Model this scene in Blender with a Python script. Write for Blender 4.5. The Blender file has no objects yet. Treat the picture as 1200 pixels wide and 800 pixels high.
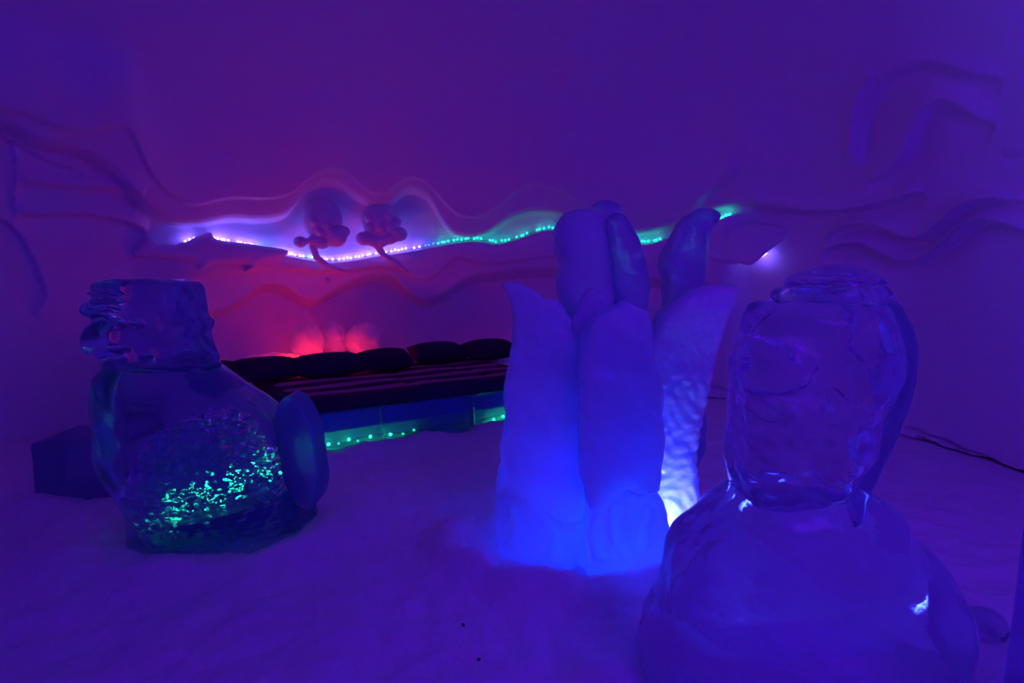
import bpy, bmesh, math, random
import numpy as np
from mathutils import Vector, Matrix

random.seed(7); rng = np.random.default_rng(11)
C = bpy.context.scene.collection
SC = bpy.context.scene

# ------------------------------------------------------------------ camera
F, HORIZ, CAMZ = 670.0, 331.0, 1.5
PITCH = math.atan((400 - HORIZ) / F)
cam_d = bpy.data.cameras.new('camera'); cam = bpy.data.objects.new('camera', cam_d); C.objects.link(cam)
cam_d.sensor_width = 36; cam_d.lens = F * 36 / 1200; cam_d.clip_start = 0.05
cam.location = (0, 0, CAMZ); cam.rotation_euler = (math.pi / 2 - PITCH, 0, 0)
SC.camera = cam

# ------------------------------------------------------------------ world, lights, exposure
w = bpy.data.worlds.new('world'); SC.world = w; w.use_nodes = True
w.node_tree.nodes['Background'].inputs[0].default_value = (0, 0, 0, 1)
SC.view_settings.view_transform = 'Standard'; SC.view_settings.look = 'None'
SC.view_settings.gamma = 1; SC.view_settings.use_curve_mapping = False
SC.view_settings.exposure = 0.0

def light(name, kind, loc, color, power, size=0.1, aim=None, **kw):
    d = bpy.data.lights.new(name, kind); o = bpy.data.objects.new(name, d); C.objects.link(o)
    o.location = loc; d.color = color; d.energy = power
    if kind == 'AREA':
        d.shape = 'RECTANGLE'; d.size = size; d.size_y = kw.get('size_y', size)
    elif kind == 'SPOT':
        d.spot_size = kw.get('angle', 1.6); d.spot_blend = 0.8; d.shadow_soft_size = size
    else:
        d.shadow_soft_size = size
    if aim is not None:
        o.rotation_euler = (Vector(aim) - Vector(loc)).to_track_quat('-Z', 'Y').to_euler()
    return o

# unseen violet fill added behind the camera, and a bluer fill to the left
light('violet_fill_light', 'AREA', (2.2, -1.0, 2.6), (0.150, 0.006, 1.0), 63, 1.6, (2.2, 5, 1.5), size_y=1.4)
light('blue_fill_light', 'AREA', (-3.0, -0.8, 2.2), (0.02, 0.015, 1.0), 4, 1.4, (-3.0, 4, 0.6), size_y=1.2)
# red lamps lying behind the pillows
light('red_headboard_lamp', 'POINT', (-2.44, 6.44, 0.63), (1.0, 0.016, 0.010), 9, 0.04)
light('red_headboard_lamp', 'POINT', (-2.00, 6.70, 0.63), (1.0, 0.016, 0.012), 5.5, 0.04)
light('red_wall_lamp', 'POINT', (-2.62, 7.36, 0.68), (1.0, 0.004, 0.04), 1.3, 0.06)
# blue lamps sunk in the snow among the pieces of the middle sculpture
light('blue_sculpture_lamp', 'SPOT', (0.80, 3.00, 0.10), (0.08, 0.10, 1.0), 60, 0.05, (0.93, 3.28, 0.40), angle=1.9)
light('blue_sculpture_lamp', 'SPOT', (0.25, 3.38, 0.08), (0.008, 0.045, 1.0), 240, 0.06, (0.30, 3.0, 0.28), angle=2.0)
light('blue_sculpture_lamp', 'SPOT', (0.40, 3.17, 0.08), (0.01, 0.04, 1.0), 110, 0.04, (0.385, 2.98, 1.45), angle=.5)  # extra narrow spot added to brighten the crystal from below
light('blue_sculpture_lamp', 'SPOT', (0.58, 3.16, 0.08), (0.008, 0.045, 1.0), 170, 0.06, (0.57, 2.86, 0.20), angle=2.3)
light('blue_bust_lamp', 'SPOT', (1.62, 2.42, 0.08), (0.03, 0.06, 1.0), 34, 0.05, (1.34, 2.12, 1.0), angle=1.3)

# ------------------------------------------------------------------ pixel <-> world
cp, sp = math.cos(PITCH), math.sin(PITCH)
def ray(px, py):
    a = (px - 600) / F; b = (400 - py) / F
    return np.array([a, cp + b * sp, -sp + b * cp])
def at(px, py, Y):
    d = ray(px, py); k = Y / d[1]
    return np.array([d[0] * k, Y, CAMZ + d[2] * k])
def project(x, y, z):
    dz = z - CAMZ; depth = y * cp - dz * sp; up = y * sp + dz * cp
    depth = np.where(depth < 0.05, 0.05, depth)
    return 600 + F * x / depth, 400 - F * up / depth

# ------------------------------------------------------------------ materials
def nt(name):
    m = bpy.data.materials.new(name); m.use_nodes = True
    return m, m.node_tree.nodes, m.node_tree.links, m.node_tree.nodes['Principled BSDF']
def add_bump(n, l, target, layers, dist=0.01):
    prev = None
    tc = n.new('ShaderNodeTexCoord')
    for kind, scale, strength, d in layers:
        if kind == 'noise':
            t = n.new('ShaderNodeTexNoise'); t.inputs['Scale'].default_value = scale; t.inputs['Detail'].default_value = 5
            out = t.outputs['Fac']
        else:
            t = n.new('ShaderNodeTexVoronoi'); t.inputs['Scale'].default_value = scale
            t.feature = 'SMOOTH_F1'; out = t.outputs['Distance']
        l.new(tc.outputs['Object'], t.inputs['Vector'])
        b = n.new('ShaderNodeBump'); b.inputs['Strength'].default_value = strength; b.inputs['Distance'].default_value = d
        l.new(out, b.inputs['Height'])
        if prev: l.new(prev.outputs['Normal'], b.inputs['Normal'])
        prev = b
    l.new(prev.outputs['Normal'], target.inputs['Normal'])
    return prev
def snow_mat(name, col=(0.84, 0.86, 0.90), strength=0.35):
    m, n, l, p = nt(name)
    p.inputs['Base Color'].default_value = (*col, 1); p.inputs['Roughness'].default_value = 0.8
    p.inputs['Specular IOR Level'].default_value = 0.15
    add_bump(n, l, p, [('noise', 3, strength, 0.03), ('noise', 26, strength, 0.012), ('noise', 110, strength * 0.6, 0.004)])
    return m
def ice_clear(name, col=(0.80, 0.88, 1.0), rough=0.03, frost=0.12, bump=0.25, scale=7, vor=None, fcol=(0.55, 0.7, 0.95)):
    m, n, l, p = nt(name)
    p.inputs['Base Color'].default_value = (*col, 1); p.inputs['Roughness'].default_value = rough
    p.inputs['IOR'].default_value = 1.31; p.inputs['Transmission Weight'].default_value = 1
    layers = [('noise', scale, bump, 0.03), ('noise', scale * 6, bump * 0.35, 0.006)]
    if vor: layers.append(('vor', vor, 0.5, 0.012))
    b = add_bump(n, l, p, layers)
    d = n.new('ShaderNodeBsdfDiffuse'); d.inputs['Color'].default_value = (*fcol, 1); l.new(b.outputs['Normal'], d.inputs['Normal'])
    mx = n.new('ShaderNodeMixShader'); mx.inputs[0].default_value = frost
    l.new(p.outputs[0], mx.inputs[1]); l.new(d.outputs[0], mx.inputs[2])
    l.new(mx.outputs[0], n['Material Output'].inputs['Surface'])
    return m
def ice_frost(name, col=(0.7, 0.8, 1.0), radius=(0.06, 0.10, 0.22), glass=0.4, bump=0.3, scale=6, vor=None):
    m, n, l, p = nt(name)
    p.inputs['Base Color'].default_value = (*col, 1); p.inputs['Roughness'].default_value = 0.16
    p.inputs['Subsurface Weight'].default_value = 1; p.inputs['Subsurface Radius'].default_value = radius
    p.inputs['Subsurface Scale'].default_value = 1.0; p.inputs['IOR'].default_value = 1.31
    layers = [('noise', scale, bump, 0.03), ('noise', scale * 7, bump * 0.5, 0.006)]
    if vor: layers.append(('vor', vor, 0.7, 0.015))
    b = add_bump(n, l, p, layers)
    g = n.new('ShaderNodeBsdfTranslucent')
    g.inputs['Color'].default_value = (0.8, 0.88, 1, 1); l.new(b.outputs['Normal'], g.inputs['Normal'])
    mx = n.new('ShaderNodeMixShader'); mx.inputs[0].default_value = glass
    l.new(p.outputs[0], mx.inputs[1]); l.new(g.outputs[0], mx.inputs[2])
    l.new(mx.outputs[0], n['Material Output'].inputs['Surface'])
    return m
def cloth_mat(name, col, rough=0.85):
    m, n, l, p = nt(name)
    p.inputs['Base Color'].default_value = (*col, 1); p.inputs['Roughness'].default_value = rough
    p.inputs['Specular IOR Level'].default_value = 0.2
    add_bump(n, l, p, [('noise', 14, 0.3, 0.01), ('noise', 160, 0.3, 0.002)])
    return m
def glow_mat(name, col, strength):
    m, n, l, p = nt(name)
    p.inputs['Base Color'].default_value = (0.8, 0.8, 0.8, 1)
    p.inputs['Emission Color'].default_value = (*col, 1); p.inputs['Emission Strength'].default_value = strength
    return m

M_WALL = snow_mat('packed_snow', strength=0.12)
M_FLOOR = snow_mat('trodden_snow', strength=0.9)
M_RELIEF = snow_mat('carved_snow', strength=0.15)
M_CLEAR = ice_clear('clear_ice')
M_CLEAR_DARK = ice_clear('clear_blue_ice', col=(0.42, 0.62, 0.92), frost=0.12, fcol=(0.2, 0.35, 0.7))
M_BLOCK = ice_clear('cloudy_block_ice', col=(0.55, 0.75, 0.95), rough=0.12, frost=0.15, bump=0.12, scale=4)
M_BEDICE = ice_clear('deep_blue_block_ice', col=(0.20, 0.40, 0.85), rough=0.10, frost=0.05, bump=0.12, scale=4)
M_PLINTH = ice_clear('dark_base_ice', col=(0.12, 0.25, 0.75), rough=0.2, frost=0.35, bump=0.3, fcol=(0.08, 0.16, 0.5))
M_MILK = ice_clear('milky_ice', col=(0.70, 0.80, 1.0), rough=0.18, frost=0.35, bump=0.8, scale=12, fcol=(0.4, 0.55, 0.9))
M_FIN = ice_clear('milky_fin_ice', col=(0.45, 0.65, 0.95), rough=0.3, frost=0.4, bump=0.3, fcol=(0.16, 0.30, 0.6))
M_FROST = ice_frost('frosted_ice', bump=0.6, scale=5)
M_FROST_SCALY = ice_frost('chiselled_ice', vor=26, glass=0.15)
M_FROST_BASE = ice_frost('crackled_base_ice', radius=(0.04, 0.06, 0.15), vor=9, glass=0.5, bump=1.0, scale=9)
M_RED_ICE = ice_frost('headboard_ice', col=(0.85, 0.85, 0.9), radius=(0.10, 0.08, 0.08), glass=0.5, bump=0.2, scale=10)
M_PILLOW = cloth_mat('dark_pillow_cloth', (0.035, 0.03, 0.05))
M_MATT = cloth_mat('dark_mattress_cloth', (0.05, 0.03, 0.055))
M_STRIPE = cloth_mat('plum_quilt_cloth', (0.50, 0.16, 0.30))
M_CABLE = cloth_mat('clear_led_cable', (0.6, 0.6, 0.65), 0.4)
M_DIRT = cloth_mat('dark_grit', (0.02, 0.02, 0.025))

# ------------------------------------------------------------------ mesh helpers
def tagged(o, label=None, cat=None, group=None, kind=None):
    if label: o['label'] = label
    if cat: o['category'] = cat
    if group: o['group'] = group
    if kind: o['kind'] = kind
    return o
def thing(name, loc, label, cat, group=None, rotz=0):
    o = bpy.data.objects.new(name, None); C.objects.link(o); o.location = loc; o.rotation_euler = (0, 0, rotz)
    o.empty_display_size = 0.1
    return tagged(o, label, cat, group)
def mesh_obj(name, V, Fc, mat, parent=None, smooth=True):
    me = bpy.data.meshes.new(name)
    V = np.asarray(V, dtype=np.float32); Fc = np.asarray(Fc, dtype=np.int32)
    k = Fc.shape[1]
    me.vertices.add(len(V)); me.vertices.foreach_set('co', V.ravel())
    me.loops.add(Fc.size); me.loops.foreach_set('vertex_index', Fc.ravel())
    me.polygons.add(len(Fc)); me.polygons.foreach_set('loop_start', np.arange(len(Fc), dtype=np.int32) * k)
    if smooth: me.polygons.foreach_set('use_smooth', np.ones(len(Fc), dtype=bool))
    me.update(calc_edges=True); me.validate()
    if isinstance(mat, (list, tuple)):
        for m in mat: me.materials.append(m)
    else: me.materials.append(mat)
    o = bpy.data.objects.new(name, me); C.objects.link(o)
    if parent: o.parent = parent
    return o
def bm_obj(name, bm, mat, parent=None, smooth=True):
    me = bpy.data.meshes.new(name); bm.to_mesh(me); bm.free()
    if smooth:
        for p in me.polygons: p.use_smooth = True
    me.materials.append(mat)
    o = bpy.data.objects.new(name, me); C.objects.link(o)
    if parent: o.parent = parent
    return o
def grid_faces(nu, nv, wrap=False):
    i = np.arange(nu - (0 if wrap else 1)); j = np.arange(nv - 1)
    I, J = np.meshgrid(i, j, indexing='ij'); I2 = (I + 1) % nu
    return np.stack([I * nv + J, I2 * nv + J, I2 * nv + J + 1, I * nv + J + 1], -1).reshape(-1, 4)
def bevel_box(sx, sy, sz, bev, seg=2, cuts=0, jitter=0.0):
    bm = bmesh.new(); bmesh.ops.create_cube(bm, size=1)
    bmesh.ops.scale(bm, vec=(sx, sy, sz), verts=bm.verts)
    bmesh.ops.translate(bm, vec=(0, 0, sz / 2), verts=bm.verts)
    if bev: bmesh.ops.bevel(bm, geom=bm.edges[:], offset=bev, segments=seg, affect='EDGES', profile=0.6)
    if cuts: bmesh.ops.subdivide_edges(bm, edges=bm.edges[:], cuts=cuts, use_grid_fill=True)
    if jitter:
        for v in bm.verts: v.co += Vector((random.uniform(-1, 1), random.uniform(-1, 1), random.uniform(-1, 1))) * jitter
    return bm
def vnoise(x, y, seed=0):
    r = np.random.default_rng(seed).random((64, 64))
    xi = np.floor(x).astype(int); yi = np.floor(y).astype(int); fx = x - xi; fy = y - yi
    fx = fx * fx * (3 - 2 * fx); fy = fy * fy * (3 - 2 * fy)
    g = lambda a, b: r[a % 64, b % 64]
    return (g(xi, yi) * (1 - fx) + g(xi + 1, yi) * fx) * (1 - fy) + (g(xi, yi + 1) * (1 - fx) + g(xi + 1, yi + 1) * fx) * fy - 0.5
def vnoise3(x, y, z, seed=0):
    return (vnoise(x + 0.37 * z, y - 0.61 * z, seed) + vnoise(y + 0.53 * x, z + 0.29 * y, seed + 1) + vnoise(z - 0.41 * y, x + 0.7 * z, seed + 2)) / 1.7
def sstep(a, b, x):
    t = np.clip((x - a) / (b - a), 0, 1); return t * t * (3 - 2 * t)

# signed distance fields meshed with surface nets
def surface_nets(f, origin, h):
    nx, ny, nz = f.shape; ins = f < 0
    pos = np.zeros((nx - 1, ny - 1, nz - 1, 3)); cnt = np.zeros((nx - 1, ny - 1, nz - 1))
    base = np.stack(np.meshgrid(np.arange(nx - 1), np.arange(ny - 1), np.arange(nz - 1), indexing='ij'), -1).astype(float)
    cs = lambda c: (slice(c[0], nx - 1 + c[0]), slice(c[1], ny - 1 + c[1]), slice(c[2], nz - 1 + c[2]))
    for ax in range(3):
        for a in (0, 1):
            for b in (0, 1):
                c0 = [a, b]; c0.insert(ax, 0); c1 = list(c0); c1[ax] = 1
                s0, s1 = cs(c0), cs(c1)
                m = ins[s0] != ins[s1]
                f0, f1 = f[s0][m], f[s1][m]; t = f0 / (f0 - f1)
                p = base[m] + np.array(c0, float); p[:, ax] += t
                pos[m] += p; cnt[m] += 1
    act = cnt > 0
    idx = np.full(cnt.shape, -1); idx[act] = np.arange(act.sum())
    V = pos[act] / cnt[act][:, None] * h + np.array(origin)
    quads = []
    for ax in range(3):
        b1, b2 = (ax + 1) % 3, (ax + 2) % 3
        s0 = [slice(None)] * 3; s1 = [slice(None)] * 3; s0[ax] = slice(0, -1); s1[ax] = slice(1, None)
        for b in (b1, b2): s0[b] = slice(1, -1); s1[b] = slice(1, -1)
        A, B = ins[tuple(s0)], ins[tuple(s1)]
        e = np.argwhere(A != B)
        if not len(e): continue
        flip = ~A[tuple(e.T)]
        def cell(o1, o2):
            c = e.copy(); c[:, b1] += o1; c[:, b2] += o2
            return idx[tuple(c.T)]
        q = np.stack([cell(0, 0), cell(1, 0), cell(1, 1), cell(0, 1)], -1)
        q[flip] = q[flip][:, ::-1]
        quads.append(q)
    return V, np.concatenate(quads)
def sdf_obj(name, fn, lo, hi, h, mat, parent=None, smooth_iter=1):
    lo = np.array(lo, float); hi = np.array(hi, float)
    n = np.ceil((hi - lo) / h).astype(int) + 1
    ax = [lo[i] + h * np.arange(n[i]) for i in range(3)]
    X, Y, Z = np.meshgrid(*ax, indexing='ij')
    V, Q = surface_nets(fn(X, Y, Z), lo, h)
    for _ in range(smooth_iter):
        acc = np.zeros_like(V); c = np.zeros(len(V))
        for k in range(4):
            a, b = Q[:, k], Q[:, (k + 1) % 4]
            np.add.at(acc, a, V[b]); np.add.at(c, a, 1)
        V = V * 0.5 + 0.5 * acc / np.maximum(c, 1)[:, None]
    return mesh_obj(name, V, Q, mat, parent)
def poly2(P, x, z):
    """signed distance to a closed polygon (negative inside) on a 2-D slice"""
    P = np.asarray(P, float); d = np.full(x.shape, 1e9); s = np.zeros(x.shape, bool)
    for i in range(len(P)):
        a, b = P[i], P[(i + 1) % len(P)]
        e = b - a; wx, wz = x - a[0], z - a[1]
        t = np.clip((wx * e[0] + wz * e[1]) / (e @ e + 1e-12), 0, 1)
        d = np.minimum(d, (wx - t * e[0]) ** 2 + (wz - t * e[1]) ** 2)
        c = (a[1] > z) != (b[1] > z)
        with np.errstate(divide='ignore', invalid='ignore'):
            xx = a[0] + (z - a[1]) / (e[1] if abs(e[1]) > 1e-12 else 1e-12) * e[0]
        s ^= c & (x < xx)
    d = np.sqrt(d); return np.where(s, -d, d)
def chaikin(P, it=2, closed=True):
    P = np.asarray(P, float)
    for _ in range(it):
        if closed:
            N = np.roll(P, -1, 0); P = np.stack([P * .75 + N * .25, P * .25 + N * .75], 1).reshape(-1, P.shape[1])
        else:
            A, B = P[:-1], P[1:]
            P = np.concatenate([P[:1], np.stack([A * .75 + B * .25, A * .25 + B * .75], 1).reshape(-1, P.shape[1]), P[-1:]])
    return P
def slab(P, X, Y, Z, T, r, yc=0.0, sharp=1):
    """outline P (local x, z) given real thickness 2T with edges rounded by r"""
    x2, z2 = X[:, 0, :], Z[:, 0, :]
    d2 = poly2(chaikin(P, sharp), x2, z2)[:, None, :] + 0 * X
    qx, qy = d2 + r, np.abs(Y - yc) - (T - r)
    return np.sqrt(np.maximum(qx, 0) ** 2 + np.maximum(qy, 0) ** 2) + np.minimum(np.maximum(qx, qy), 0) - r
def ell(X, Y, Z, c, r):
    k = np.sqrt(((X - c[0]) / r[0]) ** 2 + ((Y - c[1]) / r[1]) ** 2 + ((Z - c[2]) / r[2]) ** 2)
    return (k - 1) * min(r)
def chain(X, Y, Z, pts, rad):
    """tapered tube through points"""
    d = np.full(X.shape, 1e9)
    for i in range(len(pts) - 1):
        a, b = np.array(pts[i]), np.array(pts[i + 1]); e = b - a
        t = np.clip(((X - a[0]) * e[0] + (Y - a[1]) * e[1] + (Z - a[2]) * e[2]) / (e @ e), 0, 1)
        dd = np.sqrt((X - a[0] - t * e[0]) ** 2 + (Y - a[1] - t * e[1]) ** 2 + (Z - a[2] - t * e[2]) ** 2) - (rad[i] + t * (rad[i + 1] - rad[i]))
        d = np.minimum(d, dd)
    return d
def torus(X, Y, Z, c, R, Ry, r):
    k = np.sqrt(((X - c[0]) / R) ** 2 + ((Y - c[1]) / Ry) ** 2)
    q = (k - 1) * min(R, Ry)
    return np.sqrt(q ** 2 + (Z - c[2]) ** 2) - r
def smin(a, b, k):
    h = np.clip(0.5 + 0.5 * (b - a) / k, 0, 1); return b * (1 - h) + a * h - k * h * (1 - h)
def rough(X, Y, Z, amp, sc, seed=3):
    return amp * vnoise3(X * sc, Y * sc, Z * sc, seed)

# ------------------------------------------------------------------ snow room: egg-shaped vault
CX, CY, H, PZ = -0.4, 2.6, 4.5, 2.4
def plan_radius(th):
    s, c = np.sin(th), np.cos(th)
    k = sstep(-0.2, 0.7, th) * (1 - sstep(2.0, 3.0, th))
    n = 2.0 + 0.6 * k; a = np.where(s < 0, 5.0, 4.6); b = 5.7
    return (np.abs(s / a) ** n + np.abs(c / b) ** n) ** (-1 / n)
def shell(th, al):
    r = plan_radius(th); s = np.abs(np.cos(al)) ** (2 / PZ); z = H * np.abs(np.sin(al)) ** (2 / PZ)
    return CX + r * s * np.sin(th), CY + r * s * np.cos(th), z
def z2al(z): return np.arcsin(np.clip((z / H) ** (PZ / 2), 0, 1))
def wall_hit(px, py):
    d = ray(px, py); lo_, hi_ = 0.5, 14.0
    for _ in range(40):
        m = (lo_ + hi_) / 2; p = np.array([0, 0, CAMZ]) + d * m
        th = math.atan2(p[0] - CX, p[1] - CY); rr = math.hypot(p[0] - CX, p[1] - CY)
        zz = min(max(p[2], 0), H); s = (1 - (zz / H) ** PZ) ** (1 / PZ)
        inside = rr < float(plan_radius(np.array(th))) * s and p[2] < H
        lo_, hi_ = (m, hi_) if inside else (lo_, m)
    p = np.array([0, 0, CAMZ]) + d * lo_
    inw = np.array([CX - p[0], CY - p[1], 0]); inw /= np.linalg.norm(inw)
    return p, inw

def curve(pts):
    P = np.array(pts, float); P = chaikin(P, 2, False)
    return lambda x: np.interp(x, P[:, 0], P[:, 1])
cA = curve([(-40,128),(0,134),(22,139),(56,154),(90,160),(112,152),(131,149),(146,157),(157,180),(172,206),(199,232),(225,242),(255,234),(277,231),(307,234),(340,229),(356,214),(372,203),(391,199),(407,203),(420,217),(433,227),(449,229),(466,216),(480,209),(496,211),(511,225),(527,244),(542,254),(561,255),(581,246),(596,233),(611,220),(635,216),(660,224),(690,244),(730,256),(770,250),(815,242),(845,218),(870,200),(895,198),(940,212),(1000,225),(1240,225)])
cB = curve([(-40,140),(0,143),(37,170),(90,178),(112,191),(139,210),(157,236),(187,255),(210,262),(240,260),(270,254),(300,257),(329,254),(340,246),(351,230),(361,217),(383,211),(401,215),(415,227),(433,238),(457,240),(468,226),(481,220),(497,225),(507,238),(516,256),(527,270),(537,276),(555,277),(572,272),(587,261),(605,251),(628,246),(657,248),(690,262),(735,274),(770,268),(815,255),(845,240),(878,236),(976,244),(1240,244)])
cL = curve([(-40,296),(100,292),(180,290),(215,286),(230,281),(245,280),(260,283),(290,288),(310,293),(345,301),(370,305),(390,307),(410,305),(440,299),(470,295),(490,292),(510,288),(530,284),(555,281),(575,284),(582,286),(600,282),(620,275),(645,267),(690,275),(745,284),(760,286),(772,283),(800,273),(830,263),(848,256),(870,246),(1240,246)])
cC = curve([(-40,330),(200,328),(250,322),(287,318),(308,314),(329,315),(350,318),(380,319),(410,318),(440,313),(460,314),(475,318),(488,328),(503,328),(516,318),(527,307),(537,302),(553,305),(570,309),(592,309),(609,305),(660,300),(720,308),(800,310),(1240,310)])
cD = curve([(-40,372),(200,370),(232,366),(262,362),(285,350),(300,336),(319,331),(335,335),(351,347),(365,351),(380,346),(400,333),(420,325),(440,320),(455,320),(468,331),(479,342),(492,350),(505,350),(522,342),(540,329),(557,321),(574,321),(592,316),(660,312),(720,322),(800,330),(1240,330)])
STROKES = [  # polyline, depth, width of the carved terrace below it
    ([(22,212),(75,219),(139,220),(165,232)], 0.10, 16), ([(19,249),(56,252),(94,250),(142,257),(175,270)], 0.10, 16),
    ([(-10,250),(20,265),(40,300),(54,335),(55,352),(40,372)], 0.05, 26), ([(17,160),(22,205),(14,230),(22,260)], 0.035, 10),
    ([(0,155),(30,172),(60,190),(100,200)], 0.05, 16),
    ([(1008,195),(1007,165),(1014,125),(1035,95),(1070,76),(1100,73),(1140,88),(1178,92)], 0.10, 22),
    ([(1000,190),(1003,145),(1012,112),(1030,90)], 0.07, 14),
    ([(1015,213),(1042,206),(1064,182),(1074,152),(1086,130),(1105,119),(1125,122),(1145,138),(1168,146)], 0.12, 24),
    ([(878,241),(920,247),(976,249),(1025,242),(1086,224)], 0.16, 14),
    ([(965,285),(985,268),(1010,262),(1040,268),(1060,280),(1085,280),(1105,265),(1130,241),(1160,232),(1210,238)], 0.15, 14),
    ([(960,297),(985,287),(1010,284),(1035,297),(1060,308),(1085,305),(1110,286),(1135,263),(1165,257),(1210,274)], 0.18, 18),
    ([(1176,184),(1210,176)], 0.06, 10),
    ([(815,246),(845,216),(868,199)], 0.10, 14),
    ([(330,330),(345,345),(362,362),(374,380)], 0.03, 8),
]
CRACKS = [[(1062,503),(1078,506),(1092,512),(1108,517),(1124,527),(1142,531),(1158,539),(1176,548),(1197,553)], [(826,452),(845,456),(872,459)], [(1074,512),(1098,522)]]
def stroke_dist(P, px, py):
    P = chaikin(P, 2, False); best = np.full(px.shape, 1e9); sg = np.zeros(px.shape); tt = np.zeros(px.shape)
    for i in range(len(P) - 1):
        a, b = P[i], P[i + 1]; e = b - a
        wx, wy = px - a[0], py - a[1]; t = np.clip((wx * e[0] + wy * e[1]) / (e @ e), 0, 1)
        d = np.hypot(wx - t * e[0], wy - t * e[1]); m = d < best
        best = np.where(m, d, best); sg = np.where(m, np.sign(e[0] * wy - e[1] * wx), sg); tt = np.where(m, (i + t) / (len(P) - 1), tt)
    return best, sg, tt
def relief(px, py):
    A, B, L, Cc, D = cA(px), cB(px), cL(px), cC(px), cD(px)
    ms = 1 - sstep(860, 960, px)                         # wave band ends on the right
    ml = sstep(150, 225, px) * (1 - sstep(850, 880, px))  # light ledge
    mn = sstep(195, 250, px) * (1 - sstep(760, 860, px))  # niche over the bed
    d = 0.13 * sstep(150, 10, A - py) * ms * (py < A)
    ab = np.clip((py - A) / np.maximum(B - A, 3), 0, 1)
    lowf = 1 - 0.75 * (1 - ml)
    below = (0.13 - 0.035 * sstep(0, .12, ab) - 0.03 * ab - 0.02 * sstep(.85, 1, ab)) * ms
    d = np.where(py >= A, below, d) * (1 + 1.1 * (1 - sstep(130, 215, px)))
    after = sstep(0, 26, py - B); und = sstep(0, 4.5, py - B)
    d = d + np.where(py > B, ((0.03 * after - 0.16 * und) * ms), 0)
    d = d + (0.22 * sstep(-1.0, 2.4, py - L) + 0.03 * sstep(3, 12, py - L)) * ml
    d = d - 0.06 * sstep(-2, 3, py - Cc) * mn - 0.07 * sstep(-2, 4, py - D) * mn - 0.28 * sstep(1, 12, py - D) * mn
    d = d - (d - 0.0) * sstep(380, 470, py)
    for P, amp, wid in STROKES:
        xs = [p[0] for p in P]; ys = [p[1] for p in P]
        m = (px > min(xs) - 60) & (px < max(xs) + 60) & (py > min(ys) - 60) & (py < max(ys) + 60)
        if not m.any(): continue
        dist, sg, tt = stroke_dist(P, px[m], py[m])
        taper = sstep(0, .15, tt) * sstep(1, .85, tt)
        u = dist / wid
        d[m] += taper * amp * np.where(sg < 0, 0.55 * np.exp(-(dist / (wid * .9)) ** 2), -0.6 * np.exp(-u * u) + 1.15 * np.exp(-(dist / 2.2) ** 2) * 0.5)
    for P in CRACKS:
        xs = [p[0] for p in P]; ys = [p[1] for p in P]
        m = (px > min(xs) - 12) & (px < max(xs) + 12) & (py > min(ys) - 12) & (py < max(ys) + 12)
        if not m.any(): continue
        dist, sg, tt = stroke_dist(P, px[m], py[m])
        d[m] -= 0.07 * np.exp(-(dist / (1.8 + 0.9 * np.sin(tt * 19))) ** 2)
    return d

th_d = np.radians(np.arange(-76, 84.01, 0.17)); th_c = np.radians(np.arange(84, 284, 2.0))[1:]
th_all = np.concatenate([th_d, th_c]); nd = len(th_d)
al = z2al(np.concatenate([[0.0, .08, .2, .35, .5, .62], np.arange(.72, 3.70, .0125)]))
al_top = np.concatenate([np.linspace(al[-1], math.pi / 2 - 0.02, 60)])[1:]
al_all = np.concatenate([al, al_top]); na = len(al)
# extra rows where the crack runs near the floor
al_all = np.unique(np.concatenate([al_all, z2al(np.arange(.01, .72, .0125))])); na = int(np.searchsorted(al_all, al[-1] + 1e-9))
TH, AL = np.meshgrid(th_all, al_all, indexing='ij')
WX, WY, WZ = shell(TH, AL)
PXg, PYg = project(WX, WY, WZ)
front = (TH < math.radians(84)) & (WY > 0.8)
D = np.zeros_like(WX)
D[front] = relief(PXg[front], PYg[front])
D += 0.05 * vnoise(TH * 5, WZ * 1.3, 21) + 0.02 * vnoise(TH * 14, WZ * 3.5, 22)
fade = 1 - sstep(3.3, 3.68, WZ)
nh = np.stack([CX - WX, CY - WY, 0 * WX], -1); nh /= np.linalg.norm(nh, axis=-1, keepdims=True) + 1e-9
Wp = np.stack([WX, WY, WZ], -1) + nh * (D * fade)[..., None]
# normals of the whole shell so that the wall pieces meet without a seam
du = np.gradient(Wp, axis=0); dv = np.gradient(Wp, axis=1); NRM = np.cross(dv, du); NRM /= np.linalg.norm(NRM, axis=-1, keepdims=True) + 1e-12
if ((NRM * nh).sum(-1) < 0).mean() > .5: NRM = -NRM
def shell_piece(name, i0, i1, j0, j1, wrap_to0=False):
    idx = list(range(i0, i1)) + ([0] if wrap_to0 else [])
    P = Wp[idx][:, j0:j1]; Nn = NRM[idx][:, j0:j1]
    q = grid_faces(P.shape[0], P.shape[1])
    o = mesh_obj(name, P.reshape(-1, 3), q, M_WALL)
    o.data.normals_split_custom_set_from_vertices(Nn.reshape(-1, 3).tolist())
    o['kind'] = 'structure'
    return o
iL = int(np.searchsorted(th_all, math.radians(-44))); iR = int(np.searchsorted(th_all, math.radians(33)))
shell_piece('wall_left', 0, iL + 1, 0, na)
shell_piece('wall_back', iL, iR + 1, 0, na)
shell_piece('wall_right', iR, nd, 0, na)
shell_piece('wall_front', nd - 1, len(th_all), 0, na, True)
shell_piece('ceiling', 0, len(th_all), na - 1, len(al_all), True)

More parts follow.
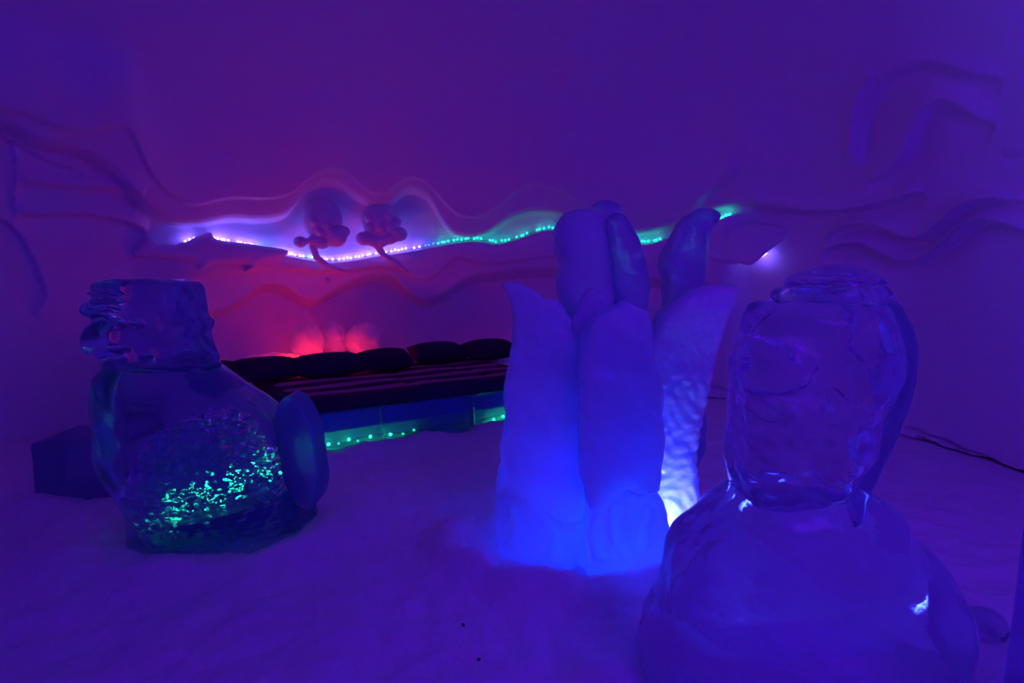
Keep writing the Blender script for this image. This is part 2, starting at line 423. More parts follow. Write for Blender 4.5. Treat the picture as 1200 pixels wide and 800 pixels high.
# ------------------------------------------------------------------ floor of trodden snow
BED0 = np.array([-1.92, 4.57]); BU = np.array([.824, .566]); BV = np.array([-.566, .824])
BLEN, BDEP = 3.0, 1.75
def seg_d(x, y, a, b):
    e = b - a; t = np.clip(((x - a[0]) * e[0] + (y - a[1]) * e[1]) / (e @ e), 0, 1)
    return np.hypot(x - a[0] - t * e[0], y - a[1] - t * e[1])
def floor_z(x, y):
    z = 0.035 * vnoise(x * 1.3, y * 1.3, 31) + 0.035 * vnoise(x * 4, y * 4, 32) + 0.03 * vnoise(x * 11 + y, y * 11, 33) + 0.016 * vnoise(x * 27, y * 27, 34)
    z = z + 0.055 * np.exp(-(seg_d(x, y, BED0 - BV * .06, BED0 + BU * BLEN - BV * .06) / .22) ** 2) * (1 + 1.2 * vnoise(x * 6, y * 6, 35))
    for cx, cy, rx, ry, hh in ((-1.85, 3.46, .86, .66, .05), (.42, 3.08, .75, .50, .10), (1.06, 2.0, .7, .5, .05), (-2.85, 4.0, .5, .4, .05)):
        k = np.sqrt(((x - cx) / rx) ** 2 + ((y - cy) / ry) ** 2)
        z = z + hh * np.exp(-((k - .95) / .28) ** 2) * (1 + 1.0 * vnoise(x * 5, y * 5, 36))
    th = np.arctan2(x - CX, y - CY); q = np.hypot(x - CX, y - CY) / plan_radius(th)
    return z * (1 - .8 * sstep(.86, .97, q)) - 0.05 * sstep(.93, .985, q) * sstep(.35, .6, th) * (.35 + vnoise(x * 3, y * 3, 37)) * (th < 1.6)
gx = np.arange(-5.5, 4.5, .03); gy = np.arange(-3.2, 8.5, .03)
GX, GY = np.meshgrid(gx, gy, indexing='ij')
GZ = floor_z(GX, GY)
q = grid_faces(len(gx), len(gy))
qf = (np.hypot(GX - CX, GY - CY) / plan_radius(np.arctan2(GX - CX, GY - CY))).ravel()
q = q[(qf[q] < 1.03).all(1)]
used = np.unique(q); remap = np.full(GX.size, -1); remap[used] = np.arange(len(used))
fl = mesh_obj('floor', np.stack([GX, GY, GZ], -1).reshape(-1, 3)[used], remap[q], M_FLOOR); fl['kind'] = 'structure'

# ------------------------------------------------------------------ bed
def bedp(t, w_, z): return (*(BED0 + BU * t + BV * w_), z)
BROT = math.atan2(BU[1], BU[0])
bed = thing('ice_bed', bedp(0, 0, 0), 'low ice bed with clear front blocks and green lights glowing at its foot', 'bed', rotz=BROT)
BZ = .37
def bed_part(name, bm, mat, x, y, z, parent=bed, smooth=False):
    o = bm_obj(name, bm, mat, parent, smooth); o.location = (x, y, z); return o
bed_part('snow_core', bevel_box(BLEN - .04, BDEP - .24, BZ - .03, .02), M_RELIEF, BLEN / 2, .24 + (BDEP - .24) / 2, 0)
bed_part('snow_baffle', bevel_box(BLEN - .04, .10, BZ - .20, .01), M_RELIEF, BLEN / 2, .19, .19)  # added behind the blocks to keep the green light in the low slot
edges = [0, .93, 1.87, 2.45, BLEN]
for a, b in zip(edges[:-1], edges[1:]):
    bed_part('ice_block', bevel_box(b - a - .008, .13, BZ, .012, 2), M_BEDICE, (a + b) / 2, .065, 0)
for k in range(2):
    bed_part('side_rail', bevel_box(.20, BDEP - .16, BZ + .12, .06, 4), M_RELIEF, (-.02, BLEN + .02)[k], .16 + (BDEP - .16) / 2, 0, smooth=True)
# green light chain between the ice blocks and the snow core
M_GREEN = glow_mat('green_led_glow', (0.04, 1.0, 0.22), 12); M_GREEN_DIM = glow_mat('dim_green_led_glow', (0.03, 1.0, 0.25), 3)
chain_t = thing('light_chain', bedp(0, .19, 0.08), 'green light chain glowing behind the clear ice at the foot of the bed', 'lights', rotz=BROT)
def tube(name, pts, r, mat, parent=None, seg=8):
    pts = np.asarray(pts, float); n = len(pts); V = []
    for i in range(n):
        t = pts[min(i + 1, n - 1)] - pts[max(i - 1, 0)]; t /= np.linalg.norm(t)
        a = np.cross(t, (0, 0, 1)); a = a / np.linalg.norm(a) if np.linalg.norm(a) > 1e-4 else np.array([1, 0, 0]); b = np.cross(a, t)
        for k in range(seg):
            an = 2 * math.pi * k / seg; V.append(pts[i] + r * (math.cos(an) * a + math.sin(an) * b))
    Fq = [[i * seg + k, i * seg + (k + 1) % seg, (i + 1) * seg + (k + 1) % seg, (i + 1) * seg + k] for i in range(n - 1) for k in range(seg)]
    return mesh_obj(name, V, Fq, mat, parent)
tube('cable', [(t, .0, .012 * math.sin(t * 9)) for t in np.linspace(.02, BLEN - .05, 60)], .006, M_CABLE, chain_t)
def bead_mesh(r, mat):
    bm = bmesh.new(); bmesh.ops.create_icosphere(bm, subdivisions=2, radius=r)
    me = bpy.data.meshes.new('led'); bm.to_mesh(me); bm.free(); me.materials.append(mat)
    for p in me.polygons: p.use_smooth = True
    return me
def bead(me, loc, parent):
    o = bpy.data.objects.new('led', me); C.objects.link(o); o.parent = parent; o.location = loc; return o
bg, bd = bead_mesh(.014, M_GREEN), bead_mesh(.012, M_GREEN_DIM)
for px_ in (378, 390, 402, 413, 428, 452, 467, 480, 575, 586, 595):
    t = 0
    for t in np.linspace(0, 2.9, 1200):
        p = BED0 + BU * t + BV * .19
        if 600 + F * p[0] / p[1] > px_: break
    bead(bg if px_ in (402, 428, 452, 586, 575, 595, 378) else bd, (t, -.01, random.uniform(-.02, .025)), chain_t)
for t in (.2, .4, 2.55, 2.75): bead(bg, (t, -.01, random.uniform(-.02, .02)), chain_t)

# mattress: dark core with long quilted ridges
matt = thing('mattress', bedp(0, 0, BZ), 'dark mattress with plum ridged quilting lying on the ice bed', 'mattress', rotz=BROT)
bm = bevel_box(BLEN - .24, BDEP - .10, .13, .045, 4); o = bm_obj('mattress_core', bm, M_MATT, matt); o.location = (BLEN / 2, BDEP / 2 + .02, 0)
NR = 9
for k in range(NR):
    wv = .14 + k * (BDEP - .22) / NR
    nx_, ns = 60, 12; V = []
    for i in range(nx_):
        t = .16 + (BLEN - .32) * i / (nx_ - 1); endf = min(1, min(i, nx_ - 1 - i) / 2.0 + .15)
        pinch = 1 - .35 * math.exp(-((t - 1.30 - .03 * k) / .05) ** 2) - .3 * math.exp(-((t - 2.2) / .05) ** 2)
        for j in range(ns):
            an = math.pi * j / (ns - 1)
            V.append((t, wv + .085 * math.cos(an) * .98, .105 + (.045 + .006 * math.sin(t * 5 + k)) * math.sin(an) * endf * pinch))
    q = grid_faces(nx_, ns)
    mesh_obj('quilt_ridge', V, q, M_STRIPE if k % 2 else M_MATT, matt)

# pillows along the back of the bed
def pillow_mesh(wd, dp, hh, seed):
    n = 26; V = []
    for s in (1, -1):
        for i in range(n):
            for j in range(n):
                u = -1 + 2 * i / (n - 1); v = -1 + 2 * j / (n - 1)
                e = (1 - abs(u) ** 2.6) * (1 - abs(v) ** 2.6)
                zz = s * hh / 2 * max(e, 0) ** .55 * (1 + .12 * math.sin(3 * u + seed) * math.cos(2.5 * v))
                V.append((u * wd / 2 * (1 - .06 * v * v), v * dp / 2 * (1 - .08 * u * u), zz))
    q = grid_faces(n, n); q2 = q[:, ::-1] + n * n
    return V, np.concatenate([q, q2])
plabels = ['leftmost dark pillow, half hidden behind the shoulder of the fish bodied ice figure',
           'dark pillow in front of the flat red ice shards',
           'dark pillow in front of the two rounded red ice boulders',
           'smaller dark pillow in front of the right end of the red ice boulders',
           'dark pillow fourth along the back, right of the red ice, with purple wall behind',
           'rightmost dark pillow on the bed, beside the tall blue ice coral']
for k, (px_, py_, wpx, hpx) in enumerate([(256, 437, 46, 20), (312, 432, 72, 21), (386, 427, 80, 22), (452, 421, 62, 20), (513, 413, 68, 21), (574, 409, 68, 20)]):
    z = BZ + .15 + .12; Y = None
    d = ray(px_, py_); kk = (z - CAMZ) / d[2]; p = np.array([d[0] * kk, d[1] * kk, z])
    s = p[1] / F
    V, q = pillow_mesh(wpx * s * 1.04, .36, hpx * s, k)
    po = mesh_obj('pillow', V, q, M_PILLOW); po.location = p; po.rotation_euler = (math.radians(26), 0, BROT + random.uniform(-.05, .05))
    tagged(po, plabels[k], 'pillow', 'pillows along the back of the bed')

# snow bench behind the bed carrying the red lit ice
hb = mesh_obj('trim_1', *(lambda: (lambda b: ([tuple(v.co) for v in b.verts], [[v.index for v in f.verts] for f in b.faces]))(
    (lambda b: (bmesh.ops.create_cube(b, size=1), b.verts.ensure_lookup_table(), b)[2])(bmesh.new())))(), M_RELIEF, None, False)
hb.scale = (BLEN + .8, 1.1, .56); hb.location = bedp(BLEN / 2 - .1, BDEP + .58, .28); hb.rotation_euler = (0, 0, BROT); hb['kind'] = 'structure'
def red_lump(px_, py_, rx, rz, label, Y, seed, name='ice_boulder', group='red lit ice behind the pillows'):
    p = at(px_, py_, Y); s = Y / F
    def fn(X, Yy, Z): return ell(X, Yy, Z, (0, 0, rz * s), (rx * s, rx * s * .8, rz * s)) + rough(X, Yy, Z, .05, 9, seed) + rough(X, Yy, Z, .02, 25, seed + 5)
    o = sdf_obj(name, fn, (-rx * s - .05, -rx * s - .05, -.05), (rx * s + .05, rx * s + .05, 2 * rz * s + .05), .012, M_RED_ICE, None, 2)
    o.location = (p[0], p[1], .56 if p[2] - rz * s < .75 else p[2] - rz * s); tagged(o, label, 'ice', group); return o
red_lump(360, 412, 19, 21, 'red lit ice boulder, left of three, bright along its crest', 6.92, 41)
red_lump(391, 412, 18, 21, 'red lit ice boulder in the middle of three, smoothly rounded', 7.25, 42)
red_lump(427, 411, 21, 20, 'red lit ice boulder, right of three, glinting at its right edge', 7.20, 43)
red_lump(320, 415, 26, 8, 'flat orange red ice shard lying beside the boulders', 6.40, 44, 'ice_shard', 'red lit ice behind the pillows')

# ------------------------------------------------------------------ light strip on the carved ledge
strip = thing('led_strip', tuple(wall_hit(430, 300)[0]), 'violet, blue and green light strip along the carved snow ledge above the bed', 'lights')
SO = np.array(strip.location)
EM = {'violet': glow_mat('violet_led_glow', (0.20, 0.10, 1.0), 26), 'cyan': glow_mat('cyan_led_glow', (0.01, 0.32, 1.0), 9),
      'blue': glow_mat('blue_led_glow', (0.03, 0.14, 1.0), 4), 'green': glow_mat('green_cyan_led_glow', (0.005, 0.70, 0.50), 4.2)}
BM = {k: bead_mesh(.013, m) for k, m in EM.items()}
def ledge_pt(px_, up=3.0, d=-.03):
    p, inw = wall_hit(px_, float(cL(px_)) - up); return p + inw * d
def led_colour(x):
    if x < 303: return 'violet'
    if x < 324: return 'cyan'
    if x < 345: return 'violet'
    if x < 372: return random.choice(['violet', 'cyan'])
    if x < 493: return 'violet'
    if x < 511: return 'blue'
    return 'green'
for x0, x1, st in ((214, 648, 4.6), (742, 776, 4.6), (840, 856, 3)):
    xs = np.arange(x0, x1, st)
    tube('cable', [ledge_pt(x, 1.5) - SO for x in np.linspace(x0 - 3, x1 + 3, 80)], .007, M_CABLE, strip)
    for x in xs:
        if x0 < 300 and random.random() < .10: continue
        bead(BM[led_colour(x)], ledge_pt(x + random.uniform(-1.5, 1.5), 2.6 + random.uniform(-.4, .8)) - SO, strip)
tail_led = thing('led_lamp', tuple(wall_hit(893, 301)[0]), 'small white violet lamp glowing under the snow fish tail on the right', 'lights')
p, inw = wall_hit(893, 301)
for dx in (0, 2, 4, 6, -2, -4): 
    pp, ii = wall_hit(893 + dx, 301 - dx * .7); bead(BM['violet'], pp + ii * .05 - np.array(tail_led.location), tail_led)

# ------------------------------------------------------------------ snow reliefs on the wall
def wall_frame(px_, py_, inward=0.06):
    p, inw = wall_hit(px_, py_); p = p + inw * inward
    s = (p[1] * cp - (p[2] - CAMZ) * sp) / F
    rot = math.atan2(-inw[0], inw[1]) + math.pi     # local -y faces the room
    return p, s, rot
def wall_thing(name, px_, py_, fn_maker, half, label, cat, inward=.06, h=.012, group=None, thick=.2):
    p, s, rot = wall_frame(px_, py_, inward)
    cosr = abs(math.cos(rot))
    fx = s / max(cosr, .45)
    L2 = lambda x, y: ((x - px_) * fx, (py_ - y) * s)
    fn = fn_maker(L2, s)
    o = sdf_obj(name, fn, (-half[0] * fx, -thick, -half[1] * s), (half[0] * fx, thick, half[1] * s), h, M_RELIEF, None, 1)
    o.location = p; o.rotation_euler = (0, 0, rot)
    return tagged(o, label, cat, group)
def shark(L2, s):
    P = [L2(*p) for p in [(205,288),(218,289),(227,285),(236,278),(244,273),(248,273),(249,279),(253,282),(275,284),(295,287),(315,290),(316,294),(311,301),(298,308),(288,310),(283,316),(276,319),(274,318),(280,309),(262,311),(248,311),(240,317),(234,317),(236,310),(222,308),(206,305),(199,303),(192,305),(184,303),(188,294),(194,283),(199,281),(203,286)]]
    return lambda X, Y, Z: slab(P, X, Y, Z, .13, .10, 0, 1)
wall_thing('snow_shark', 250, 296, shark, (78, 34), 'snow shark carved on the wall over the light strip, snout to the right', 'carving', .10)
def jelly(cap, lobes, tent, knobs):
    def mk(L2, s):
        def fn(X, Y, Z):
            cx, cz = L2(cap[0], cap[1])
            d = ell(X, Y, Z, (cx, 0, cz), (cap[2] * s, .17, cap[3] * s))
            for (x, y, r) in lobes:
                a, b = L2(x, y); d = smin(d, ell(X, Y, Z, (a, -.06, b), (r * s * 1.15, r * s * 1.2, r * s)), .03)
            for (x, y, r) in knobs:
                a, b = L2(x, y); d = smin(d, ell(X, Y, Z, (a, -.13, b), (r * s, r * s, r * s)), .015)
            pts = [(L2(x, y)[0], -.03, L2(x, y)[1]) for x, y, r in tent]
            return smin(d, chain(X, Y, Z, pts, [r * s for x, y, r in tent]), .02)
        return fn
    return mk
wall_thing('snow_jellyfish', 378, 268, jelly((377, 258, 23, 25), [(354,285,6.5),(366,283,5),(376,286,6.5),(390,279,11),(398,272,7)], [(366,288,4),(370,302,4),(381,312,3.5),(398,319,2.5)], [(368,262,5),(380,266,6),(390,262,5),(374,274,5),(385,274,6)]), (36, 58), 'snow jellyfish carved on the wall nearer the shark, one tentacle curling down', 'carving', .10, group='snow jellyfish over the bed', thick=.32)
wall_thing('snow_jellyfish', 446, 272, jelly((446, 260, 22, 21), [(427,281,8),(437,284,6),(447,284,6),(456,280,7),(466,275,8.5)], [(441,288,4.5),(449,300,3.6),(461,306,3.2),(474,319,2.4)], [(433,258,5),(444,257,5),(455,256,5),(464,262,5),(434,269,5),(445,269,5.5),(457,268,5.5)]), (38, 56), 'snow jellyfish carved on the wall farther from the shark, knobbed body', 'carving', .10, group='snow jellyfish over the bed', thick=.32)
def tailfish(L2, s):
    P = [L2(*p) for p in [(843,276),(853,266),(870,264),(885,263),(902,268),(916,273),(906,285),(895,295),(886,306),(880,312),(870,309),(860,300),(856,288)]]
    B = [(*(L2(864, 304)),), (*(L2(848, 297)),), (*(L2(834, 289)),), (*(L2(822, 286)),)]
    def fn(X, Y, Z):
        d = slab(P, X, Y, Z, .06, .05, -.04, 1)
        return smin(d, chain(X, Y, Z, [(a, 0, b) for a, b in B], [.06, .09, .11, .12]), .05)
    return fn
wall_thing('snow_fish_tail', 868, 288, tailfish, (62, 40), 'snow fish tail carved on the wall above the small white lamp', 'carving', .06)

# ------------------------------------------------------------------ left ice figure
DL = 3.35; sL = DL / F
def LL(x, y): return ((x - 240) * sL, CAMZ - (y - HORIZ) * sL)
figL = thing('ice_figure', ((240 - 600) * sL, DL, 0), 'dark blue ice figure with flat topped head, fish body and green glitter', 'sculpture')
bodyP = [LL(*p) for p in [(131,420),(124,455),(121,490),(122,520),(128,552),(142,578),(158,602),(150,640),(150,680),(352,680),(354,612),(342,580),(334,548),(333,514),(324,492),(302,473),(270,453),(246,435),(236,424)]]
def body_fn(X, Y, Z):
    d = slab(bodyP, X, Y, Z, .36, .26, 0, 2)
    d = smin(d, ell(X, Y, Z, (LL(232, 0)[0], -.06, .38), (.42, .40, .40)), .06)
    for yy in (428, 438): d = np.minimum(d, torus(X, Y, Z, (LL(188, 0)[0], 0, LL(0, yy)[1]), .29, .22, .018))
    cx, cz = LL(240, 604)
    u, v = np.arctan2(X - cx, Y), Z
    sc = np.abs(np.sin(u * 13 + np.floor(v * 26) * 1.57)) * np.abs(((v * 26) % 1) - .2)
    cav = ell(X, Y + .06, Z, (cx, 0, cz - .04), (.38, .25, .62)) - .026 * sc + rough(X, Y, Z, .02, 30, 51)
    d = np.maximum(d, -cav)
    return np.maximum(d + rough(X, Y, Z, .018, 7, 50), -.03 - Z)
sdf_obj('body', body_fn, (-.68, -.56, -.06), (.64, .46, 1.14), .0125, M_CLEAR_DARK, figL)
headP = [LL(*p) for p in [(136,329),(176,327),(215,328),(223,334),(226,350),(227,372),(236,377),(232,386),(228,392),(231,408),(240,424),(230,436),(150,436),(134,430),(137,416),(122,413),(117,404),(118,388),(126,378),(134,373),(122,368),(119,359),(124,353),(133,351),(133,336)]]
def head_fn(X, Y, Z):
    d = slab(headP, X, Y, Z, .22, .07, 0, 1)
    for x, y, rx, rz in ((166,376,11,6),(186,377,8,5),(165,403,14,3.5),(196,411,9,4)):
        a, b = LL(x, y); d = np.maximum(d, -ell(X, Y, Z, (a, -.22, b), (rx * sL, .05, rz * sL)))
    a, b = LL(130, 398); d = smin(d, ell(X, Y, Z, (a, -.02, b), (13 * sL, .15, 15 * sL)), .03)
    a, b = LL(128, 361); d = smin(d, ell(X, Y, Z, (a, -.02, b), (9 * sL, .15, 8 * sL)), .02)
    for yy, tt in ((343, .012), (351, .016), (362, .012)):
        a, b = LL(158, yy); d = np.minimum(d, chain(X, Y, Z, [(a - .11, -.215, b), (a, -.235, b + .015), (a + .13, -.215, b - .02)], [.008, tt, .006]))
    return d + rough(X, Y, Z, .012, 12, 53)
plinthP = [(-.43, -.02), (-.10, -.30), (.18, -.22), (.42, -.02), (.58, .22), (.40, .38), (-.20, .36), (-.46, .22)]
def plinth_fn(X, Y, Z):
    d2 = poly2(chaikin(plinthP, 1), X[:, :, 0], Y[:, :, 0])[:, :, None] + .10 * np.clip(Z, 0, 1)
    return np.maximum(np.maximum(d2, Z - .19 - .06 * X), -.05 - Z) + rough(X, Y, Z, .03, 8, 58)
sdf_obj('plinth', plinth_fn, (-.56, -.40, -.1), (.68, .48, .28), .0125, M_PLINTH, figL)
sdf_obj('head', head_fn, (-.68, -.34, .94), (.06, .30, 1.58), .0105, M_CLEAR_DARK, figL)
tailP = [LL(*p) for p in [(326,478),(334,465),(341,459),(352,465),(362,480),(370,505),(374,540),(375,566),(371,586),(360,600),(343,590),(332,566),(325,540),(322,505)]]
sdf_obj('tail_fin', lambda X, Y, Z: slab(tailP, X, Y, Z, .10, .025, -.02, 1) + rough(X, Y, Z, .014, 9, 55), (.36, -.22, .12), (.72, .2, .92), .0105, M_FIN, figL)
gl = thing('light_chain', ((240 - 600) * sL, DL + .02, .05), 'green light chain under the hollow of the fish bodied ice figure', 'lights')
M_TEAL = glow_mat('teal_led_glow', (0.01, 0.85, 0.24), 11); bt = bead_mesh(.0075, M_TEAL)
gpts = []
for k in range(34):
    t = k / 33; gpts.append((-.30 + .62 * t, .05 * math.sin(t * 23), .10 + .26 * t + .07 * math.sin(t * 31)))
tube('cable', gpts, .005, M_CABLE, gl)
for g_ in gpts: bead(bt, (g_[0], g_[1] - .008, g_[2]), gl)
for g_ in ((-.33, -.02, .06), (-.31, -.02, .11), (-.29, 0, .03), (.34, 0, .30), (.35, .02, .38), (.34, 0, .44)): bead(bt, g_, gl)
# ice block behind it
blk = bm_obj('ice_block', bevel_box(.62, .5, .44, .03, 2, 2, .004), M_FIN); p = at(100, 560, 4.0)
blk.location = (-2.98, 4.05, -.02); blk.rotation_euler = (0, 0, .12)
tagged(blk, 'square low ice block standing on the snow behind the ice figure', 'ice')

# ------------------------------------------------------------------ middle ice coral
DM = 3.1
def coral_part(name, pts, Y, T, r, mat, seed, amp=.02, sharp=1, extra=None, h=.012):
    s = Y / F; P = [((x - 600) * s - CO[0], CAMZ - (y - HORIZ) * s) for x, y in pts]
    xs = [a for a, b in P]; zs = [b for a, b in P]
    def fn(X, Yy, Z):
        d = slab(P, X, Yy, Z, T, r, 0, sharp)
        if extra: d = extra(d, X, Yy, Z, lambda x, y: ((x - 600) * s - CO[0], CAMZ - (y - HORIZ) * s), s)
        return np.maximum(d + rough(X, Yy, Z, amp, 7, seed) + rough(X, Yy, Z, amp * .35, 22, seed + 1), -.04 - Z)
    o = sdf_obj(name, fn, (min(xs) - .06, -T - .08, max(min(zs), -.06) - .03), (max(xs) + .06, T + .08, max(zs) + .06), h, mat, coral)
    o.location = (0, Y - CO[1], 0); return o
CO = ((710 - 600) * DM / F, DM)
coral = thing('ice_coral', (*CO, 0), 'tall blue lit ice coral of upright slabs in the middle of the room', 'sculpture')
coral_part('slab', [(588,330),(602,332),(622,340),(638,352),(647,349),(655,357),(668,371),(690,385),(700,430),(700,602),(660,612),(620,584),(584,578),(585,575),(591,548),(586,522),(595,492),(590,462),(599,425),(603,392),(599,358),(593,342)], 3.06, .16, .03, M_FROST, 61, .034)
coral_part('slab', [(681,425),(684,392),(697,372),(713,362),(731,347),(740,358),(756,366),(759,405),(764,424),(775,444),(777,500),(777,552),(768,578),(738,568),(712,586),(688,602),(685,570),(680,520),(679,470)], 2.86, .13, .03, M_FROST, 63, .034)
def fissures(lines, yc):
    def ex(d, X, Y, Z, L, s):
        for ln in lines:
            d = np.maximum(d, -chain(X, Y, Z, [(L(x, y)[0], yc, L(x, y)[1]) for x, y in ln], [.030] * len(ln)))
        return d
    return ex
coral_part('block', [(583,570),(620,577),(660,605),(698,596),(698,700),(584,700),(582,610)], 3.06, .175, .04, M_FROST_BASE, 75, .03, 1, fissures([[(600,590),(606,612),(602,632)],[(640,600),(652,622),(650,650)],[(622,585),(640,592)]], -.175), .0095)
coral_part('block', [(686,596),(714,580),(738,562),(764,572),(776,578),(786,606),(784,700),(684,700)], 2.86, .145, .04, M_FROST_BASE, 77, .03, 1, fissures([[(720,592),(719,612),(725,632),(738,652)],[(758,598),(752,618),(755,632)],[(700,600),(694,624),(704,648)],[(735,578),(748,584),(762,582)]], -.145), .0095)
coral_part('crystal', [(666,378),(678,355),(692,334),(704,344),(716,354),(700,372),(690,384),(672,400)], 2.96, .07, .012, M_FROST_BASE, 65, .008)
def bulb_extra(d, X, Y, Z, L, s):
    a, b = L(683, 282); d = smin(d, ell(X, Y, Z, (a, 0, b), (38 * s, .19, 33 * s)), .04)
    a, b = L(690, 330); return smin(d, ell(X, Y, Z, (a, 0, b), (36 * s, .16, 44 * s)), .03)
coral_part('bulb', [(650,268),(662,251),(690,248),(708,254),(716,270),(720,300),(728,340),(734,420),(734,560),(660,560),(668,380),(655,350),(650,328),(660,312),(650,292)], 3.40, .16, .10, M_FROST, 67, .012, 1, bulb_extra)
coral_part('blade', [(706,262),(714,252),(724,252),(733,262),(746,288),(755,318),(759,345),(757,366),(750,380),(742,400),(740,520),(715,520),(716,400),(722,352),(716,310)], 3.26, .10, .05, M_MILK, 69, .02)
coral_part('knob', [(690,245),(698,238),(712,237),(724,242),(728,254),(720,266),(700,262)], 3.62, .10, .05, M_MILK, 70, .01)
coral_part('column', [(777,430),(780,330),(770,312),(779,288),(790,266),(804,251),(822,246),(835,250),(838,260),(830,267),(822,272),(820,300),(821,335),(826,420),(826,560),(777,560)], 3.52, .15, .07, M_MILK, 71, .024)
coral_part('slab', [(748,420),(768,372),(790,350),(812,336),(836,333),(860,334),(857,350),(846,376),(839,410),(828,455),(818,505),(815,545),(822,580),(827,606),(822,640),(820,700),(740,700),(744,560)], 3.24, .12, .05, M_FROST_SCALY, 73, .014, 1, lambda d, X, Y, Z, L, s: d - .010 * np.abs(np.sin(38 * Z + 22 * X + 1.6 * np.sin(17 * X - 9 * Z))) * np.abs(np.sin(30 * X - 16 * Z + 1.3 * np.sin(23 * Z))) * (Z < 1.0), .0085)

# ------------------------------------------------------------------ right ice bust, close to the camera
DR = 2.0; sR = DR / F
def LR(x, y): return ((x - 960) * sR, CAMZ - (y - HORIZ) * sR)
bust = thing('ice_bust', ((960 - 600) * sR, DR, 0), 'large clear ice bust with ringed cap and long curving plume', 'sculpture')
torsoP = [LR(*p) for p in [(880,582),(868,600),(842,622),(812,650),(795,690),(783,735),(772,780),(764,830),(764,900),(1142,900),(1140,790),(1135,740),(1120,695),(1092,655),(1060,628),(1050,600),(1030,580),(1000,570),(940,560)]]
def torso_fn(X, Y, Z):
    d = slab(torsoP, X, Y, Z, .27, .14, .02, 2)
    a, b = LR(1060, 740); d = smin(d, ell(X, Y, Z, (a, -.10, b), (.17, .15, .28)), .05)
    a0, b0 = LR(985, 600); a1, b1 = LR(1015, 700); a2, b2 = LR(1050, 800)
    d = np.maximum(d, -chain(X, Y, Z, [(a0, -.26, b0), (a1, -.29, b1), (a2, -.27, b2)], [.02, .022, .02]))
    return np.maximum(d + rough(X, Y, Z, .034, 7, 81) + rough(X, Y, Z, .008, 22, 82), -.03 - Z)
sdf_obj('torso', torso_fn, (-.66, -.36, -.06), (.62, .36, .86), .012, M_FROST, bust) if False else sdf_obj('torso', torso_fn, (-.66, -.36, -.06), (.62, .36, .86), .012, ice_clear('bust_ice', col=(.78, .85, 1), rough=.06, frost=.16, bump=.2, scale=5), bust)
headRP = [LR(*p) for p in [(886,362),(912,350),(975,344),(1020,352),(1033,378),(1040,415),(1036,455),(1022,503),(1005,542),(992,575),(982,600),(895,600),(876,588),(866,545),(865,500),(872,460),(866,430),(876,400)]]
def headR_fn(X, Y, Z):
    d = slab(headRP, X, Y, Z, .20, .13, 0, 2)
    a, b = LR(893, 425); d = smin(d, ell(X, Y, Z, (a, -.09, b), (32 * sR, .14, 33 * sR)), .05)
    for x, y, rx, rz, dp in ((1022,395,16,34,.09),(1000,480,20,26,.07),(905,545,14,40,.08),(940,440,26,30,.06)):
        a, b = LR(x, y); d = np.maximum(d, -ell(X, Y, Z, (a, .22, b), (rx * sR, dp, rz * sR)))
    return d + rough(X, Y, Z, .036, 9, 83) + rough(X, Y, Z, .013, 24, 84)
sdf_obj('head', headR_fn, (-.34, -.32, .66), (.32, .28, 1.50), .0085, M_CLEAR, bust)
def cap_fn(X, Y, Z):
    cx = LR(972, 0)[0]
    d = torus(X, Y, Z, (cx, 0, LR(0, 346)[1]), .165, .16, .026)
    d = np.minimum(d, torus(X, Y, Z, (cx + .012, 0, LR(0, 334)[1]), .135, .13, .022))
    d = smin(d, ell(X, Y, Z, (cx + .012, 0, LR(0, 330)[1]), (.125, .125, .06)), .035)
    return d + rough(X, Y, Z, .008, 18, 85)
sdf_obj('cap', cap_fn, (-.22, -.24, 1.38), (.30, .24, 1.60), .0075, M_CLEAR, bust)
plume = [(1034,350,.018),(1053,362,.021),(1068,385,.022),(1076,412,.023),(1075,444,.025),(1068,478,.027),(1056,512,.030),(1040,550,.035),(1022,587,.042),(1006,614,.042)]
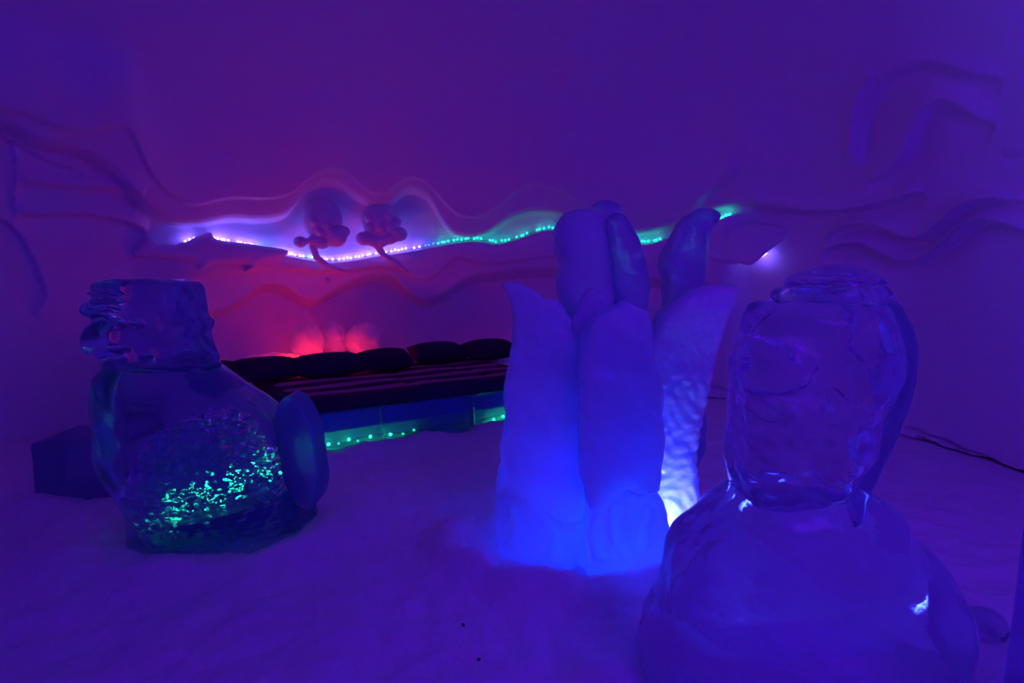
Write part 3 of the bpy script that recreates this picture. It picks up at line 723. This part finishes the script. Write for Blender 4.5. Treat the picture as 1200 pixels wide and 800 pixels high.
sdf_obj('plume', lambda X, Y, Z: chain(X, Y, Z, [(LR(x, y)[0], .02 - .0006 * (y - 356) * 0, LR(x, y)[1]) for x, y, r in plume], [r for x, y, r in plume]) + rough(X, Y, Z, .01, 14, 87),
        (.12, -.10, .60), (.40, .14, 1.48), .0085, M_CLEAR_DARK, bust)
# low lump and the slab edge at the right border
lump = sdf_obj('ice_lump', lambda X, Y, Z: ell(X, Y, Z, (0, 0, .05), (.085, .08, .07)) + rough(X, Y, Z, .015, 16, 89), (-.11, -.11, -.05), (.11, .11, .16), .008, M_CLEAR)
p = at(1150, 780, 2.32); lump.location = (p[0], 2.32, float(floor_z(np.array(p[0]), np.array(2.32))) - .01)
tagged(lump, 'small rounded ice lump on the snow right of the ice bust', 'ice')
plP = [(-.02, -.05), (0.0, .55), (.012, .86), (.05, .96), (.14, 1.0), (.42, 1.0), (.44, -.05)]
pl = sdf_obj('ice_post', lambda X, Y, Z: slab(plP, X, Y, Z, .05, .03, 0, 1), (-.06, -.2, -.08), (.48, .2, 1.06), .014, M_BLOCK)
p = at(1183, 700, 1.80); pl.location = (p[0], 1.75, 0); tagged(pl, 'dark upright ice post cut by the right edge of the picture', 'ice')
# sliver added to stand in for a red glint on the lower ledge
sh = bm_obj('ice_shard', bevel_box(.17, .03, .05, .008, 1), M_RED_ICE, None, False); p, s_, rt = wall_frame(379, 327, .12)
sh.location = p; sh.rotation_euler = (0, .85, rt); tagged(sh, 'small ice sliver standing in for a red glint in the lower snow ledge', 'ice')
# grit on the snow
for k, (x, y) in enumerate([(612, 673), (543, 734), (561, 776)]):
    d = ray(x, y); kk = -CAMZ / d[2]; g = np.array([d[0] * kk, d[1] * kk])
    bm = bmesh.new(); bmesh.ops.create_icosphere(bm, subdivisions=1, radius=.008)
    for v in bm.verts: v.co *= random.uniform(.7, 1.2)
    o = bm_obj('grit', bm, M_DIRT, None, False); o.location = (g[0], g[1], float(floor_z(np.array(g[0]), np.array(g[1]))) + .003)
    tagged(o, ['dark grit speck on the snow nearest the foot of the ice coral', 'dark grit speck on the open snow, left one of the near pair', 'dark grit speck on the open snow, nearest to the camera'][k], 'grit')
